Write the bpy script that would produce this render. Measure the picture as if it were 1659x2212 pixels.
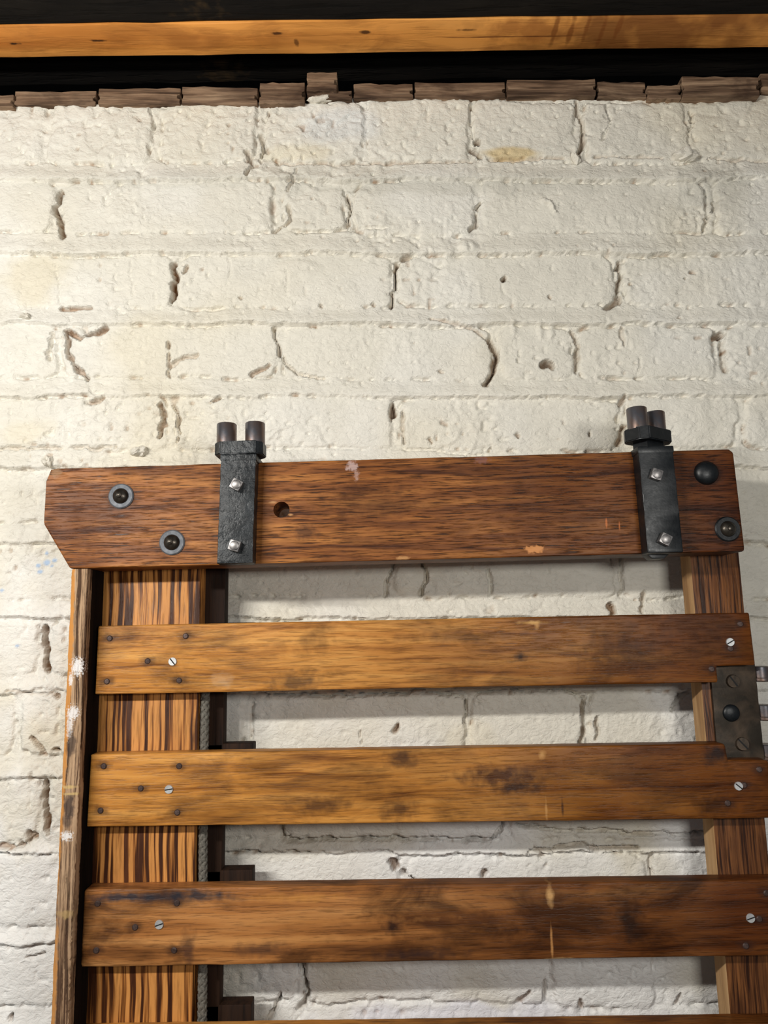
import bpy, bmesh, math, random
import numpy as np
from mathutils import Vector, Matrix

random.seed(7)
rng = np.random.default_rng(11)
scene = bpy.context.scene
for o in list(bpy.data.objects):
    bpy.data.objects.remove(o, do_unlink=True)
COL = scene.collection

# ------------------------------------------------------------------ camera, light
CZ = 1.5            # height of the lens above the floor
FPX = 1600.0        # focal length in pixels of the 1659 x 2212 frame
DIST = 0.74         # lens to brick wall
PITCH = math.radians(9.2)

cam_d = bpy.data.cameras.new('camera')
cam = bpy.data.objects.new('camera', cam_d)
COL.objects.link(cam)
cam.location = (0, -DIST, CZ)
cam.rotation_euler = (math.pi / 2 + PITCH, 0, 0)
cam_d.sensor_fit = 'VERTICAL'
cam_d.sensor_height = 36.0
cam_d.lens = 36.0 * FPX / 2212.0
cam_d.clip_start = 0.01
scene.camera = cam

world = bpy.data.worlds.new('world')
scene.world = world
world.use_nodes = True
bg = world.node_tree.nodes['Background']
bg.inputs['Color'].default_value = (0.93, 0.96, 1.0, 1)
bg.inputs['Strength'].default_value = 0.11

def area(name, loc, target, sx, sy, power, col):
    d = bpy.data.lights.new(name, 'AREA')
    d.shape = 'RECTANGLE'; d.size = sx; d.size_y = sy; d.energy = power; d.color = col
    o = bpy.data.objects.new(name, d)
    COL.objects.link(o)
    o.location = loc
    dv = Vector(target) - Vector(loc)
    # keep the long side level
    zax = -dv.normalized(); xax = Vector((0, 0, 1)).cross(zax).normalized(); yax = zax.cross(xax)
    o.rotation_euler = Matrix((xax, yax, zax)).transposed().to_euler()
    return o
# strip lamp hanging in the room, to the left of the photographer
for k in range(8):      # its row of small bulbs, level and parallel to the wall
    pd = bpy.data.lights.new('strip_lamp_bulb', 'POINT')
    pd.energy = 31.0 / 8; pd.color = (1.0, 0.965, 0.90); pd.shadow_soft_size = 0.018
    po = bpy.data.objects.new('strip_lamp_bulb', pd); COL.objects.link(po)
    po.location = (-0.86 + 0.52 * k / 7, -0.80, CZ + 0.265)
# second light behind faint double shadows, placed as fill to even the falloff
area('fill_lamp', (0.34, -0.88, CZ + 0.08), (0.20, 0.0, CZ), 0.18, 0.08, 2.4, (1.0, 0.975, 0.92))

vs = scene.view_settings
vs.view_transform = 'Standard'; vs.look = 'None'; vs.gamma = 1.0; vs.use_curve_mapping = False
vs.exposure = 0.07

# ------------------------------------------------------------------ helpers
ROLL = math.radians(1.2)   # the gate hangs a little out of level
def ray(u, v):
    a = (u - 829.5) / FPX; b = (1106 - v) / FPX
    c, s = math.cos(PITCH), math.sin(PITCH)
    return a, c - b * s, s + b * c
def W(u, v, y=0.0):
    """point at depth y (x, height above the lens), metres"""
    a, b, c = ray(u, v); t = (y + DIST) / b
    return a * t, c * t
def G(u, v, y):
    """the same point in the gate's own plane coordinates"""
    x, z = W(u, v, y)
    return (x * math.cos(ROLL) + z * math.sin(ROLL), -x * math.sin(ROLL) + z * math.cos(ROLL))

def lin(r, g, b):
    f = lambda c: ((c / 255 + 0.055) / 1.055) ** 2.4 if c > 10 else c / 255 / 12.92
    return (f(r), f(g), f(b), 1)

def link(name, me, mat=None, parent=None, label=None, cat=None, group=None, kind=None):
    o = bpy.data.objects.new(name, me)
    COL.objects.link(o)
    if mat is not None and me is not None and len(me.materials) == 0:
        me.materials.append(mat)
    if parent is not None: o.parent = parent
    if label: o['label'] = label
    if cat: o['category'] = cat
    if group: o['group'] = group
    if kind: o['kind'] = kind
    return o

def bm_mesh(bm, name, smooth=True, angle=35):
    me = bpy.data.meshes.new(name)
    bmesh.ops.recalc_face_normals(bm, faces=bm.faces)
    bm.to_mesh(me); bm.free()
    if smooth:
        me.shade_smooth()
        try: me.set_sharp_from_angle(angle=math.radians(angle))
        except Exception: pass
    return me

def prism(poly, y0, y1, bevel=0.0015, seg=2, cuts=0, jit=0.0, seed=0):
    """outline (x,z) extruded from y0 (front) to y1 (back), edges rounded, optionally cut up along x/z and made uneven"""
    bm = bmesh.new()
    f = [bm.verts.new((x, y0, z)) for x, z in poly]
    b = [bm.verts.new((x, y1, z)) for x, z in poly]
    bm.faces.new(f); bm.faces.new(list(reversed(b)))
    n = len(poly)
    for i in range(n):
        bm.faces.new((f[i], b[i], b[(i + 1) % n], f[(i + 1) % n]))
    bmesh.ops.recalc_face_normals(bm, faces=bm.faces)
    if cuts:
        ax = max(range(2), key=lambda k: max(p[k] for p in poly) - min(p[k] for p in poly))
        lo = min(p[ax] for p in poly); hi = max(p[ax] for p in poly)
        for k in range(1, cuts):
            c = lo + (hi - lo) * k / cuts
            co = (c, 0, 0) if ax == 0 else (0, 0, c)
            no = (1, 0, 0) if ax == 0 else (0, 0, 1)
            bmesh.ops.bisect_plane(bm, geom=bm.verts[:] + bm.edges[:] + bm.faces[:], plane_co=co, plane_no=no)
    if bevel:
        es = [e for e in bm.edges if len(e.link_faces) == 2 and e.calc_face_angle(0) > 0.4]
        bmesh.ops.bevel(bm, geom=es, offset=bevel, segments=seg, profile=0.6, affect='EDGES')
    if jit:
        r = random.Random(seed)
        for v in bm.verts:
            v.co += Vector((r.uniform(-1, 1), r.uniform(-1, 1), r.uniform(-1, 1))) * jit
    return bm

def rect(x0, x1, z0, z1): return [(x0, z0), (x1, z0), (x1, z1), (x0, z1)]

def lathe(profile, seg=24, axis='y', phase=0.0):
    """profile of (radius, height along axis)"""
    bm = bmesh.new(); rings = []
    for r, h in profile:
        ring = []
        if r < 1e-6:
            ring = [bm.verts.new((0, h, 0) if axis == 'y' else (0, 0, h))]
        else:
            for k in range(seg):
                a = 2 * math.pi * k / seg + phase
                c, s = r * math.cos(a), r * math.sin(a)
                ring.append(bm.verts.new((c, h, s) if axis == 'y' else (c, s, h)))
        rings.append(ring)
    for A, B in zip(rings, rings[1:]):
        for k in range(seg):
            if len(A) == 1 and len(B) == 1: continue
            if len(A) == 1: bm.faces.new((A[0], B[k], B[(k + 1) % seg]))
            elif len(B) == 1: bm.faces.new((A[k], A[(k + 1) % seg], B[0]))
            else: bm.faces.new((A[k], A[(k + 1) % seg], B[(k + 1) % seg], B[k]))
    return bm

# ---------------- materials
class NT:
    def __init__(self, name):
        self.m = bpy.data.materials.new(name); self.m.use_nodes = True
        self.t = self.m.node_tree; self.b = self.t.nodes['Principled BSDF']
    def n(self, typ, **kw):
        nd = self.t.nodes.new(typ)
        for k, v in kw.items(): setattr(nd, k, v)
        return nd
    def l(self, a, b): self.t.links.new(a, b)
    def coord(self):
        if not hasattr(self, '_tc'): self._tc = self.n('ShaderNodeTexCoord')
        return self._tc.outputs['Object']
    def mapping(self, src, scale=(1, 1, 1), loc=(0, 0, 0), rot=(0, 0, 0)):
        m = self.n('ShaderNodeMapping')
        m.inputs['Scale'].default_value = scale; m.inputs['Location'].default_value = loc; m.inputs['Rotation'].default_value = rot
        self.l(src, m.inputs['Vector']); return m.outputs[0]
    def noise(self, src, scale, detail=2, rough=0.5, dist=0.0):
        n = self.n('ShaderNodeTexNoise')
        n.inputs['Scale'].default_value = scale; n.inputs['Detail'].default_value = detail
        n.inputs['Roughness'].default_value = rough; n.inputs['Distortion'].default_value = dist
        self.l(src, n.inputs['Vector']); return n
    def ramp(self, src, stops, interp='LINEAR'):
        r = self.n('ShaderNodeValToRGB'); r.color_ramp.interpolation = interp
        e = r.color_ramp.elements
        while len(e) < len(stops): e.new(0.5)
        for k, (p, c) in enumerate(stops):
            e[k].position = p; e[k].color = c if len(c) == 4 else (*c, 1)
        self.l(src, r.inputs[0]); return r.outputs[0]
    def mix(self, fac, a, b, mode='MIX'):
        m = self.n('ShaderNodeMix', data_type='RGBA', blend_type=mode)
        for s, v in ((m.inputs[0], fac), (m.inputs[6], a), (m.inputs[7], b)):
            if isinstance(v, (int, float)): s.default_value = v
            elif isinstance(v, tuple): s.default_value = v
            else: self.l(v, s)
        return m.outputs[2]
    def math(self, op, a, b=None, clamp=False):
        m = self.n('ShaderNodeMath', operation=op, use_clamp=clamp)
        for s, v in ((m.inputs[0], a), (m.inputs[1], b)):
            if v is None: continue
            if isinstance(v, (int, float)): s.default_value = v
            else: self.l(v, s)
        return m.outputs[0]
    def bump(self, h, strength=0.3, dist=0.001, prev=None):
        b = self.n('ShaderNodeBump'); b.inputs['Strength'].default_value = strength; b.inputs['Distance'].default_value = dist
        self.l(h, b.inputs['Height'])
        if prev is not None: self.l(prev, b.inputs['Normal'])
        return b.outputs[0]
    def spot(self, base, c, r, col, strength=1.0, soft=0.6, wob=0.7, wscale=160, plane='z'):
        """a mark with an outline of its own: centre (x,z) in metres, radii (rx,rz)"""
        s = self.n('ShaderNodeVectorMath', operation='MULTIPLY_ADD')
        self.l(self.coord(), s.inputs[0])
        s.inputs[1].default_value = (1 / r[0], 0, 1 / r[1]) if plane == 'z' else (1 / r[0], 1 / r[1], 0)
        s.inputs[2].default_value = (-c[0] / r[0], 0, -c[1] / r[1]) if plane == 'z' else (-c[0] / r[0], -c[1] / r[1], 0)
        ln = self.n('ShaderNodeVectorMath', operation='LENGTH'); self.l(s.outputs[0], ln.inputs[0])
        nz = self.noise(self.mapping(self.coord(), (1, 1, 1), (c[0] * 13, 0, c[1] * 7)), wscale, 3)
        d = self.math('ADD', ln.outputs['Value'], self.math('MULTIPLY', self.math('SUBTRACT', nz.outputs[0], 0.5), wob * 2))
        mr = self.n('ShaderNodeMapRange'); mr.inputs[1].default_value = 1.0 - soft; mr.inputs[2].default_value = 1.0
        mr.inputs[3].default_value = strength; mr.inputs[4].default_value = 0.0
        self.l(d, mr.inputs[0])
        return self.mix(mr.outputs[0], base, col)

def wood(name, dark, mid, light, grain='x', ring=55, pore=420, blotch=None, blotch_amt=0.6, rough=0.42, spots=(), ends=None,
         zebra=None, pore_amt=0.5, off=(0, 0, 0), spec=0.2, bumpd=0.0006, wear=None):
    N = NT(name); c = N.coord()
    st = 0.055
    sc = (st, 0.6, 1) if grain == 'x' else (1, 0.6, st)
    wn = N.noise(N.mapping(c, loc=off), 9, 2)
    ww = N.n('ShaderNodeVectorMath', operation='MULTIPLY_ADD')
    N.l(wn.outputs['Color'], ww.inputs[0]); ww.inputs[1].default_value = (0.012, 0.0, 0.012); N.l(c, ww.inputs[2])
    g = N.mapping(ww.outputs[0], sc, off)
    if zebra:
        zn = N.noise(N.mapping(ww.outputs[0], (1, 0.5, 0.022) if grain == 'z' else (0.022, 0.5, 1), off), zebra[0], 2.5, 0.55, zebra[3] if len(zebra) > 3 else 0.0)
        base = N.ramp(zn.outputs[0], [(zebra[1], dark), (zebra[1] + 0.05, mid), (zebra[2], light), (0.75, light)])
        rv = zn.outputs[0]
    else:
        rn = N.noise(g, ring, 4, 0.6, 0.4)
        base = N.ramp(rn.outputs[0], [(0.30, dark), (0.47, mid), (0.68, light)])
        rv = rn.outputs[0]
    pn = N.noise(N.mapping(c, (0.06, 0.6, 1) if grain == 'x' else (1, 0.6, 0.06), off), pore, 3, 0.6)
    pm = N.ramp(pn.outputs[0], [(0.36, (0, 0, 0, 1)), (0.50, (1, 1, 1, 1))])
    pc = N.mix(pm, tuple(x * 0.35 for x in dark[:3]) + (1,), base)
    base = N.mix(pore_amt, base, pc)
    if blotch:
        bn = N.noise(N.mapping(c, (0.38, 1, 1) if grain == 'x' else (1, 1, 0.38), (off[0] + 3.1, off[1], off[2] + 1.7)), 34, 5, 0.62, 0.5)
        bmv = N.ramp(bn.outputs[0], [(0.47, (0, 0, 0, 1)), (0.66, (1, 1, 1, 1))])
        base = N.mix(N.math('MULTIPLY', bmv, blotch_amt), base, blotch)
    if ends:      # darker end of a board: (axis index, start, stop, colour, strength)
        ax, a0, a1, ecol, es = ends
        sp = N.n('ShaderNodeSeparateXYZ'); N.l(c, sp.inputs[0])
        en = N.noise(N.mapping(c, (0.5, 1, 1)), 22, 4)
        v = N.math('ADD', sp.outputs[ax], N.math('MULTIPLY', N.math('SUBTRACT', en.outputs[0], 0.5), 0.35))
        mr = N.n('ShaderNodeMapRange'); mr.interpolation_type = 'SMOOTHSTEP'
        mr.inputs[1].default_value = a0; mr.inputs[2].default_value = a1; mr.inputs[3].default_value = 0; mr.inputs[4].default_value = es
        N.l(v, mr.inputs[0]); base = N.mix(mr.outputs[0], base, ecol, 'MULTIPLY')
    for s in spots: base = N.spot(base, *s)
    N.l(base, N.b.inputs['Base Color'])
    rr = N.math('ADD', N.math('MULTIPLY', pn.outputs[0], 0.25), rough - 0.1)
    N.l(rr, N.b.inputs['Roughness'])
    N.b.inputs['Specular IOR Level'].default_value = spec
    nb = N.bump(pm, 0.35, bumpd)
    nb = N.bump(rv, 0.25, bumpd, nb)
    N.l(nb, N.b.inputs['Normal'])
    return N.m

def metal(name, col, col2, rough=0.4, metallic=0.9, scale=180, bump=0.3, bdist=0.0006):
    N = NT(name); c = N.coord()
    n1 = N.noise(c, scale, 5, 0.6); n2 = N.noise(c, scale * 0.33, 3, 0.6, 0.8)
    N.l(N.ramp(n2.outputs[0], [(0.38, col), (0.66, col2)]), N.b.inputs['Base Color'])
    N.b.inputs['Metallic'].default_value = metallic
    N.l(N.math('ADD', N.math('MULTIPLY', n1.outputs[0], 0.4), rough - 0.2), N.b.inputs['Roughness'])
    N.l(N.bump(n1.outputs[0], bump, bdist), N.b.inputs['Normal'])
    return N.m

def flat(name, col, rough=0.8, scale=60, amt=0.5, bump=0.3):
    N = NT(name); n = N.noise(N.coord(), scale, 5, 0.6)
    N.l(N.ramp(n.outputs[0], [(0.3, tuple(x * (1 - amt) for x in col[:3])), (0.7, col[:3])]), N.b.inputs['Base Color'])
    N.b.inputs['Roughness'].default_value = rough
    N.l(N.bump(n.outputs[0], bump, 0.001), N.b.inputs['Normal'])
    return N.m

# ------------------------------------------------------------------ the painted brick wall
TAB = rng.random((256, 256)).astype(np.float32)
def vnoise(x, z, scale, seed):
    """smooth value noise, -1..1; x, z in mm"""
    x = x / scale + seed * 17.31; z = z / scale + seed * 9.77
    xi = np.floor(x); zi = np.floor(z); fx = (x - xi); fz = (z - zi)
    xi = xi.astype(np.int64); zi = zi.astype(np.int64)
    fx = fx * fx * fx * (fx * (fx * 6 - 15) + 10); fz = fz * fz * fz * (fz * (fz * 6 - 15) + 10)
    a = TAB[xi & 255, zi & 255]; b = TAB[(xi + 1) & 255, zi & 255]
    c = TAB[xi & 255, (zi + 1) & 255]; d = TAB[(xi + 1) & 255, (zi + 1) & 255]
    return ((a * (1 - fx) + b * fx) * (1 - fz) + (c * (1 - fx) + d * fx) * fz) * 2 - 1
def fbm(x, z, scale, seed, octv=3, gain=0.5):
    t = 0; amp = 1; tot = 0
    for k in range(octv):
        t = t + amp * vnoise(x, z, scale / 2 ** k, seed + k * 3.7); tot += amp; amp *= gain
    return t / tot
def sstep(a, b, x):
    t = np.clip((x - a) / (b - a), 0, 1); return t * t * (3 - 2 * t)

# courses: (pixel row of brick tops, of brick bottoms, pixel columns of the upright joints)
COURSES = [
 (215, 347, [100, 335, 565, 792, 1022, 1254, 1490, 1700]),
 (390, 501, [126, 600, 755, 1032, 1540, 1780]),
 (549, 661, [-100, 378, 856, 1338, 1815]),
 (702, 817, [-110, 128, 602, 1074, 1248, 1563, 1800]),
 (859, 968, [-110, 368, 856, 1345, 1600, 1830]),
 (1013, 1126, [-360, 118, 600, 1088, 1565]),
 (1174, 1292, [-120, 360, 846, 1340, 1830]),
 (1338, 1462, [-390, 95, 580, 1060, 1312, 1390, 1880]),
 (1497, 1632, [40, 535, 1010, 1265, 1760]),
 (1678, 1816, [-400, 92, 610, 1095, 1590]),
 (1846, 1996, [-130, 380, 870, 1405, 1900]),
 (2040, 2172, [-350, 150, 655, 1180, 1430, 1930]),
 (2232, 2380, [-100, 400, 900, 1420, 1920]),
]
def make_wall():
    def axis(lo, c0, c1, hi, fine, coarse):
        return np.concatenate([np.arange(lo, c0, coarse), np.arange(c0, c1, fine), np.arange(c1, hi + coarse, coarse)])
    xs = axis(-900, -450, 450, 900, 1.6, 5.0)
    zs = np.concatenate([np.arange(-1500, -375, 7.5), np.arange(-375, 612, 1.6)])
    X, Z = np.meshgrid(xs, zs, indexing='ij')
    shape = X.shape
    xw = X + 3.4 * vnoise(X, Z, 32, 1) + 1.5 * vnoise(X, Z, 9, 2) + 0.8 * vnoise(X, Z, 4, 3)
    zw = Z + 2.6 * vnoise(X, Z, 46, 4) + 1.0 * vnoise(X, Z, 9, 5) + 0.6 * vnoise(X, Z, 4, 6)
    S = np.full(shape, 99.0); ID = np.full(shape, -1, int); HB = np.zeros(shape)
    bricks = []; tops = []; bots = []
    for vt, vb, us in COURSES:
        zt = W(829, vt)[1] * 1000; zb = W(829, vb)[1] * 1000; tops.append(zt); bots.append(zb)
        xj = [W(u, (vt + vb) / 2)[0] * 1000 for u in us]
        while xj[0] > -760: xj.insert(0, xj[0] - random.uniform(208, 222))
        while xj[-1] < 760: xj.append(xj[-1] + random.uniform(208, 222))
        for a, b in zip(xj, xj[1:]):
            j1, j2 = random.uniform(2.5, 6), random.uniform(2.5, 6)
            bricks.append((a + j1, b - j2, zb + random.uniform(-1.5, 1.5), zt + random.uniform(-1, 1)))
    for i, (a, b, zb, zt) in enumerate(bricks):
        ix = np.where((xs > a - 14) & (xs < b + 14))[0]; iz = np.where((zs > zb - 14) & (zs < zt + 14))[0]
        if len(ix) == 0 or len(iz) == 0: continue
        sl = (slice(ix[0], ix[-1] + 1), slice(iz[0], iz[-1] + 1))
        r = random.uniform(5, 15)
        qx = np.abs(xw[sl] - (a + b) / 2) - (b - a) / 2 + r
        qz = np.abs(zw[sl] - (zb + zt) / 2) - (zt - zb) / 2 + r
        s = np.minimum(np.maximum(qx, qz), 0) + np.hypot(np.maximum(qx, 0), np.maximum(qz, 0)) - r
        m = s < S[sl]
        S[sl] = np.where(m, s, S[sl]); ID[sl] = np.where(m, i, ID[sl])
        hb = random.uniform(-0.9, 0.9); tx = random.uniform(-1, 1) * 1.2 / (b - a); tz = random.uniform(-1, 1) * 0.9 / (zt - zb)
        HB[sl] = np.where(m, hb + tx * (X[sl] - (a + b) / 2) + tz * (Z[sl] - (zb + zt) / 2), HB[sl])
    # mortar: weathered bed joints, set back at the top and standing proud at the bottom
    t = np.full(len(zs), 0.0); inbed = np.zeros(len(zs))
    for k in range(len(tops) - 1):
        m = (zs <= bots[k]) & (zs >= tops[k + 1])
        t[m] = (bots[k] - zs[m]) / (bots[k] - tops[k + 1]); inbed[m] = 1
    tw = np.interp(zw.ravel(), zs, t).reshape(shape); ib = np.interp(zw.ravel(), zs, inbed).reshape(shape)
    bed = -1.5 + 4.3 * sstep(0.1, 0.9, tw) + 0.5 * vnoise(X, Z, 30, 8)
    head = -3.0 + 1.3 * fbm(X, Z, 22, 9) + 0.8 * fbm(X, Z, 7, 10)
    hm = head * (1 - ib) + bed * ib
    dep = np.maximum(-S, 0)
    hbk = HB - 1.0 * np.exp(-dep / 4.0) + 0.5 * vnoise(X, Z, 60, 12)
    w = sstep(-1.3, 1.3, S)
    H = hbk * (1 - w) + hm * w
    # pits along the creases
    crease = np.exp(-(S / 1.5) ** 2)
    n7 = fbm(X, Z, 9, 14, 3)
    H -= crease * np.clip(n7 * 2.4 + 0.05 + 0.9 * vnoise(X, Z, 70, 15), 0, 1) * 4.6
    # thick brushed paint, flakes, scaling patches
    H += 1.6 * fbm(X, Z, 260, 20) + 0.55 * fbm(X, Z, 13, 21, 3)
    wr = 1 - np.abs(fbm(X * 1.6, Z, 13, 81, 2)) * 3; H += np.clip(wr, 0, 1) * 0.8 * sstep(-0.1, 0.5, fbm(X, Z, 60, 83, 2))
    rid = 1 - np.abs(fbm(X, Z, 16, 24, 3)) * 2.6
    patch = sstep(0.12, 0.45, fbm(X, Z, 95, 26, 2))
    zrow = lambda v: W(829, v)[1] * 1000
    topc = sstep(zrow(380), zrow(300), Z) * (0.55 + 0.45 * sstep(0.1, -0.3, X / 1000))
    patch = np.clip(patch + topc, 0, 1.1)
    H += patch * (np.clip(rid, 0, 1) * 1.0 - 0.6 + 0.45 * fbm(X, Z, 6, 28, 2))
    # terraced flake edges
    fl = fbm(X, Z, 34, 30, 3); H += 0.95 * (sstep(0.10, 0.14, fl) - sstep(-0.22, -0.18, fl)) * (0.25 + 0.75 * np.clip(patch, 0, 1))
    # fine pits everywhere
    pit = np.clip(vnoise(X, Z, 5.5, 33) * 3 - 2.25 + 0.75 * patch + 0.5 * crease, 0, 1); H -= pit * 2.2
    EXP = np.clip(crease * np.clip(n7 * 2.2 - 0.80, 0, 1) * 1.7, 0, 0.85)
    EXP = np.maximum(EXP, sstep(0.45, 0.9, pit) * sstep(0.1, 0.5, vnoise(X, Z, 35, 35)) * 0.55)

    def line(pts, wid, depth, exposed=0.0, jit=2.0, soft=1.0):
        nonlocal H, EXP
        P = np.array([[c * 1000 for c in W(u, v)] for u, v in pts])
        wid = wid * 1.1 + 0.12; depth = depth * 1.5; exposed = min(1.0, exposed * 1.25)
        pad = wid * 3 + 8
        ix = np.where((xs > P[:, 0].min() - pad) & (xs < P[:, 0].max() + pad))[0]; iz = np.where((zs > P[:, 1].min() - pad) & (zs < P[:, 1].max() + pad))[0]
        if len(ix) == 0 or len(iz) == 0: return
        sl = (slice(ix[0], ix[-1] + 1), slice(iz[0], iz[-1] + 1))
        x = X[sl] + jit * vnoise(X[sl], Z[sl], 11, 40) + jit * 0.5 * vnoise(X[sl], Z[sl], 5, 41); z = Z[sl] + jit * vnoise(X[sl], Z[sl], 11, 42) + jit * 0.4 * vnoise(X[sl], Z[sl], 4, 44)
        d = np.full(x.shape, 1e9)
        for (ax, az), (bx, bz) in zip(P, P[1:]):
            L2 = (bx - ax) ** 2 + (bz - az) ** 2 + 1e-9
            tt = np.clip(((x - ax) * (bx - ax) + (z - az) * (bz - az)) / L2, 0, 1)
            d = np.minimum(d, np.hypot(x - ax - tt * (bx - ax), z - az - tt * (bz - az)))
        wv = wid * np.clip(0.85 + 0.42 * vnoise(X[sl], Z[sl], 12, 43) + 0.4 * vnoise(X[sl], Z[sl], 4.5, 45), 0.15, 1.5)
        k = 1 - sstep(wv * 0.45, wv * 1.05 + 0.25, d)
        H[sl] = H[sl] - depth * k
        if exposed: EXP[sl] = np.maximum(EXP[sl], exposed * sstep(0.15, 0.55, k))
    def lump(u, v, ru, rv, h):
        nonlocal H
        x0, z0 = (c * 1000 for c in W(u, v)); k = DIST / FPX * 1000
        rx, rz = ru * k, rv * k
        q = np.hypot((X + 1.5 * vnoise(X, Z, 9, 50) - x0) / rx, (Z + 1.5 * vnoise(X, Z, 9, 51) - z0) / rz)
        H += h * (1 - sstep(0.45, 1.0, q))

    # cracks, open joints and holes of this wall (pixel polylines; half width mm, depth mm, bare masonry showing)
    line([(566, 285), (570, 320), (562, 345)], 1.5, 5, .2)
    line([(530, 325), (545, 355), (535, 380)], 2.4, 5, .3)
    line([(1018, 225), (1020, 290)], 1.0, 2.5); line([(1024, 322), (1040, 338)], 4.0, 12, .8); line([(1030, 302), (1031, 306)], 2.8, 14, 0.9)
    line([(1243, 215), (1258, 260), (1260, 300), (1248, 335)], 2.0, 7, .45)
    line([(1312, 225), (1318, 268), (1300, 300)], 1.0, 2.2)
    line([(1490, 235), (1500, 262), (1490, 280)], 1.4, 3.5, .2)
    line([(596, 350), (800, 350), (1020, 346)], 1.6, 2.6, .35, 1.2); line([(1060, 342), (1220, 338)], 1.6, 2.6, .3, 1.2); line([(1285, 338), (1430, 338)], 1.6, 2.6, .3, 1.2); line([(1530, 340), (1659, 345)], 1.6, 2.6, .25, 1.2)
    line([(127, 412), (120, 450), (130, 490), (132, 506)], 3.0, 9, 1.0)
    line([(624, 412), (632, 380), (640, 360)], 1.0, 3, .2)
    line([(748, 420), (758, 450), (752, 490)], 1.4, 5, .35)
    line([(590, 500), (625, 475), (618, 445)], 2.2, 4, .25)
    line([(1035, 435), (1030, 478), (1015, 495)], 1.5, 5, .25)
    line([(1168, 430), (1190, 435), (1200, 455)], 1.6, -2.2); line([(1548, 430), (1540, 460), (1520, 490)], 1.6, 4, .2)
    line([(640, 498), (760, 495), (830, 492)], 1.0, 2); line([(585, 350), (700, 400), (800, 405)], 5, 1.0)
    line([(375, 570), (378, 605), (372, 645)], 2.8, 8, .9); line([(400, 575), (398, 590)], 1.5, 4, .5)
    line([(858, 568), (852, 620), (848, 665)], 1.7, 7, .4); line([(870, 560), (885, 556)], 2, 4, .3)
    line([(1340, 565), (1338, 620), (1340, 645), (1310, 665)], 2.0, 7, .45); line([(1342, 570), (1336, 580)], 2.5, 8, .6)
    line([(1088, 598), (1089, 601)], 2.2, 10, .8); line([(1085, 605), (1086, 640)], 0.8, 1.6)
    line([(120, 575), (126, 655)], 0.8, 1.2); line([(280, 562), (286, 640)], 0.8, 1.0); line([(620, 580), (622, 640)], 0.8, .9); line([(495, 555), (495, 620)], 0.8, .9)
    line([(130, 665), (195, 664)], 1.6, 4, .8, .6)
    line([(145, 725), (142, 760), (160, 795), (185, 815)], 2.0, 6, .5, 2.5); line([(112, 722), (108, 775)], 4.0, 4, .1)
    line([(140, 718), (180, 728), (230, 706)], 2.5, 6, .7)
    line([(362, 735), (364, 790), (366, 812)], 1.4, 4, .5); line([(366, 790), (400, 770), (425, 768)], 1.5, 3, .35)
    line([(590, 705), (600, 745), (600, 770)], 1.6, 5, .3); line([(545, 810), (580, 785)], 2.5, 3.5, .6)
    line([(610, 770), (640, 808), (700, 815)], 1.4, 3.5, .2)
    line([(1055, 730), (1072, 765), (1070, 800), (1050, 828)], 2.6, 8, .6); line([(1050, 728), (1020, 705), (930, 690)], 1.6, 3.5, .35)
    line([(1235, 712), (1245, 740), (1252, 765), (1248, 800)], 1.5, 5, .3); line([(1175, 788), (1192, 790)], 3.2, 12, .9); line([(1545, 722), (1562, 723)], 2.6, 10, .8)
    line([(1118, 760), (1122, 780)], 1.2, 2.5); line([(1562, 740), (1566, 800)], 2.0, 4, .2); line([(1380, 770), (1382, 815)], .8, 1.4)
    line([(1345, 705), (1350, 745)], 1.8, 3, .2)
    line([(350, 870), (352, 895), (345, 945)], 2.2, 6, .6); line([(378, 875), (388, 905), (382, 950)], 1.4, 5, .35); line([(195, 868), (215, 862)], 3, 5, .5)
    line([(850, 875), (848, 895)], 2.2, 8, .7); line([(868, 890), (872, 955)], 1.4, 4, .25)
    line([(1335, 955), (1345, 940), (1348, 920)], 3.0, 5, .6); line([(1340, 870), (1350, 858)], 1.8, 4, .4)
    line([(1055, 975), (1058, 968)], 1, 3, .3); line([(452, 870), (470, 862)], 1.8, 4, .5)
    line([(0, 966), (180, 968), (250, 965)], 1.2, 3, .2); line([(870, 968), (1040, 985)], 1.0, 2)
    line([(92, 1355), (98, 1400), (103, 1450)], 2.6, 8, 1.0, 1.5); line([(98, 1690), (96, 1740), (104, 1800)], 2.4, 8, .9, 1.5)
    line([(0, 1827), (50, 1826), (70, 1810)], 2.0, 4, .7); line([(66, 1800), (72, 1808)], 4.0, 6, 1.0)
    line([(70, 1590), (95, 1625)], 1.4, 4, .5); line([(120, 1618), (128, 1620)], 2.2, 6, .5); line([(118, 1500), (122, 1503)], 2.2, 6, .6); line([(20, 1495), (110, 1497)], 1.1, 2.5, .3)
    line([(60, 2070), (90, 2060)], 1.5, 3, .2); line([(24, 2190), (28, 2200)], 2.5, 5, .6)
    line([(850, 1215), (842, 1250), (828, 1285)], 1.2, 4, .2); line([(915, 1215), (920, 1250), (905, 1285)], 1.6, 5, .2); line([(1345, 1205), (1343, 1245), (1340, 1285)], 1.0, 3, .1)
    line([(1050, 1225), (1058, 1285)], 1.4, 3); line([(1316, 1305), (1322, 1325)], 3.0, 7, .9); line([(1390, 1285), (1388, 1325)], 2.4, 5, .4)
    line([(560, 1498), (780, 1504), (920, 1490), (1000, 1506)], 1.2, 3.5, .1); line([(1040, 1490), (1230, 1492), (1262, 1510)], 1.5, 4, .1)
    line([(1006, 1515), (1004, 1560)], 1.0, 4, .2); line([(1260, 1515), (1258, 1605)], 1.6, 7, .5); line([(1292, 1550), (1285, 1600)], 1.8, 5, .4); line([(860, 1570), (855, 1580)], 2.4, 5, .6)
    line([(1450, 1535), (1470, 1500), (1490, 1495)], 1.4, 4, .1); line([(775, 1585), (780, 1610)], 1.0, 2.5, .2)
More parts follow.
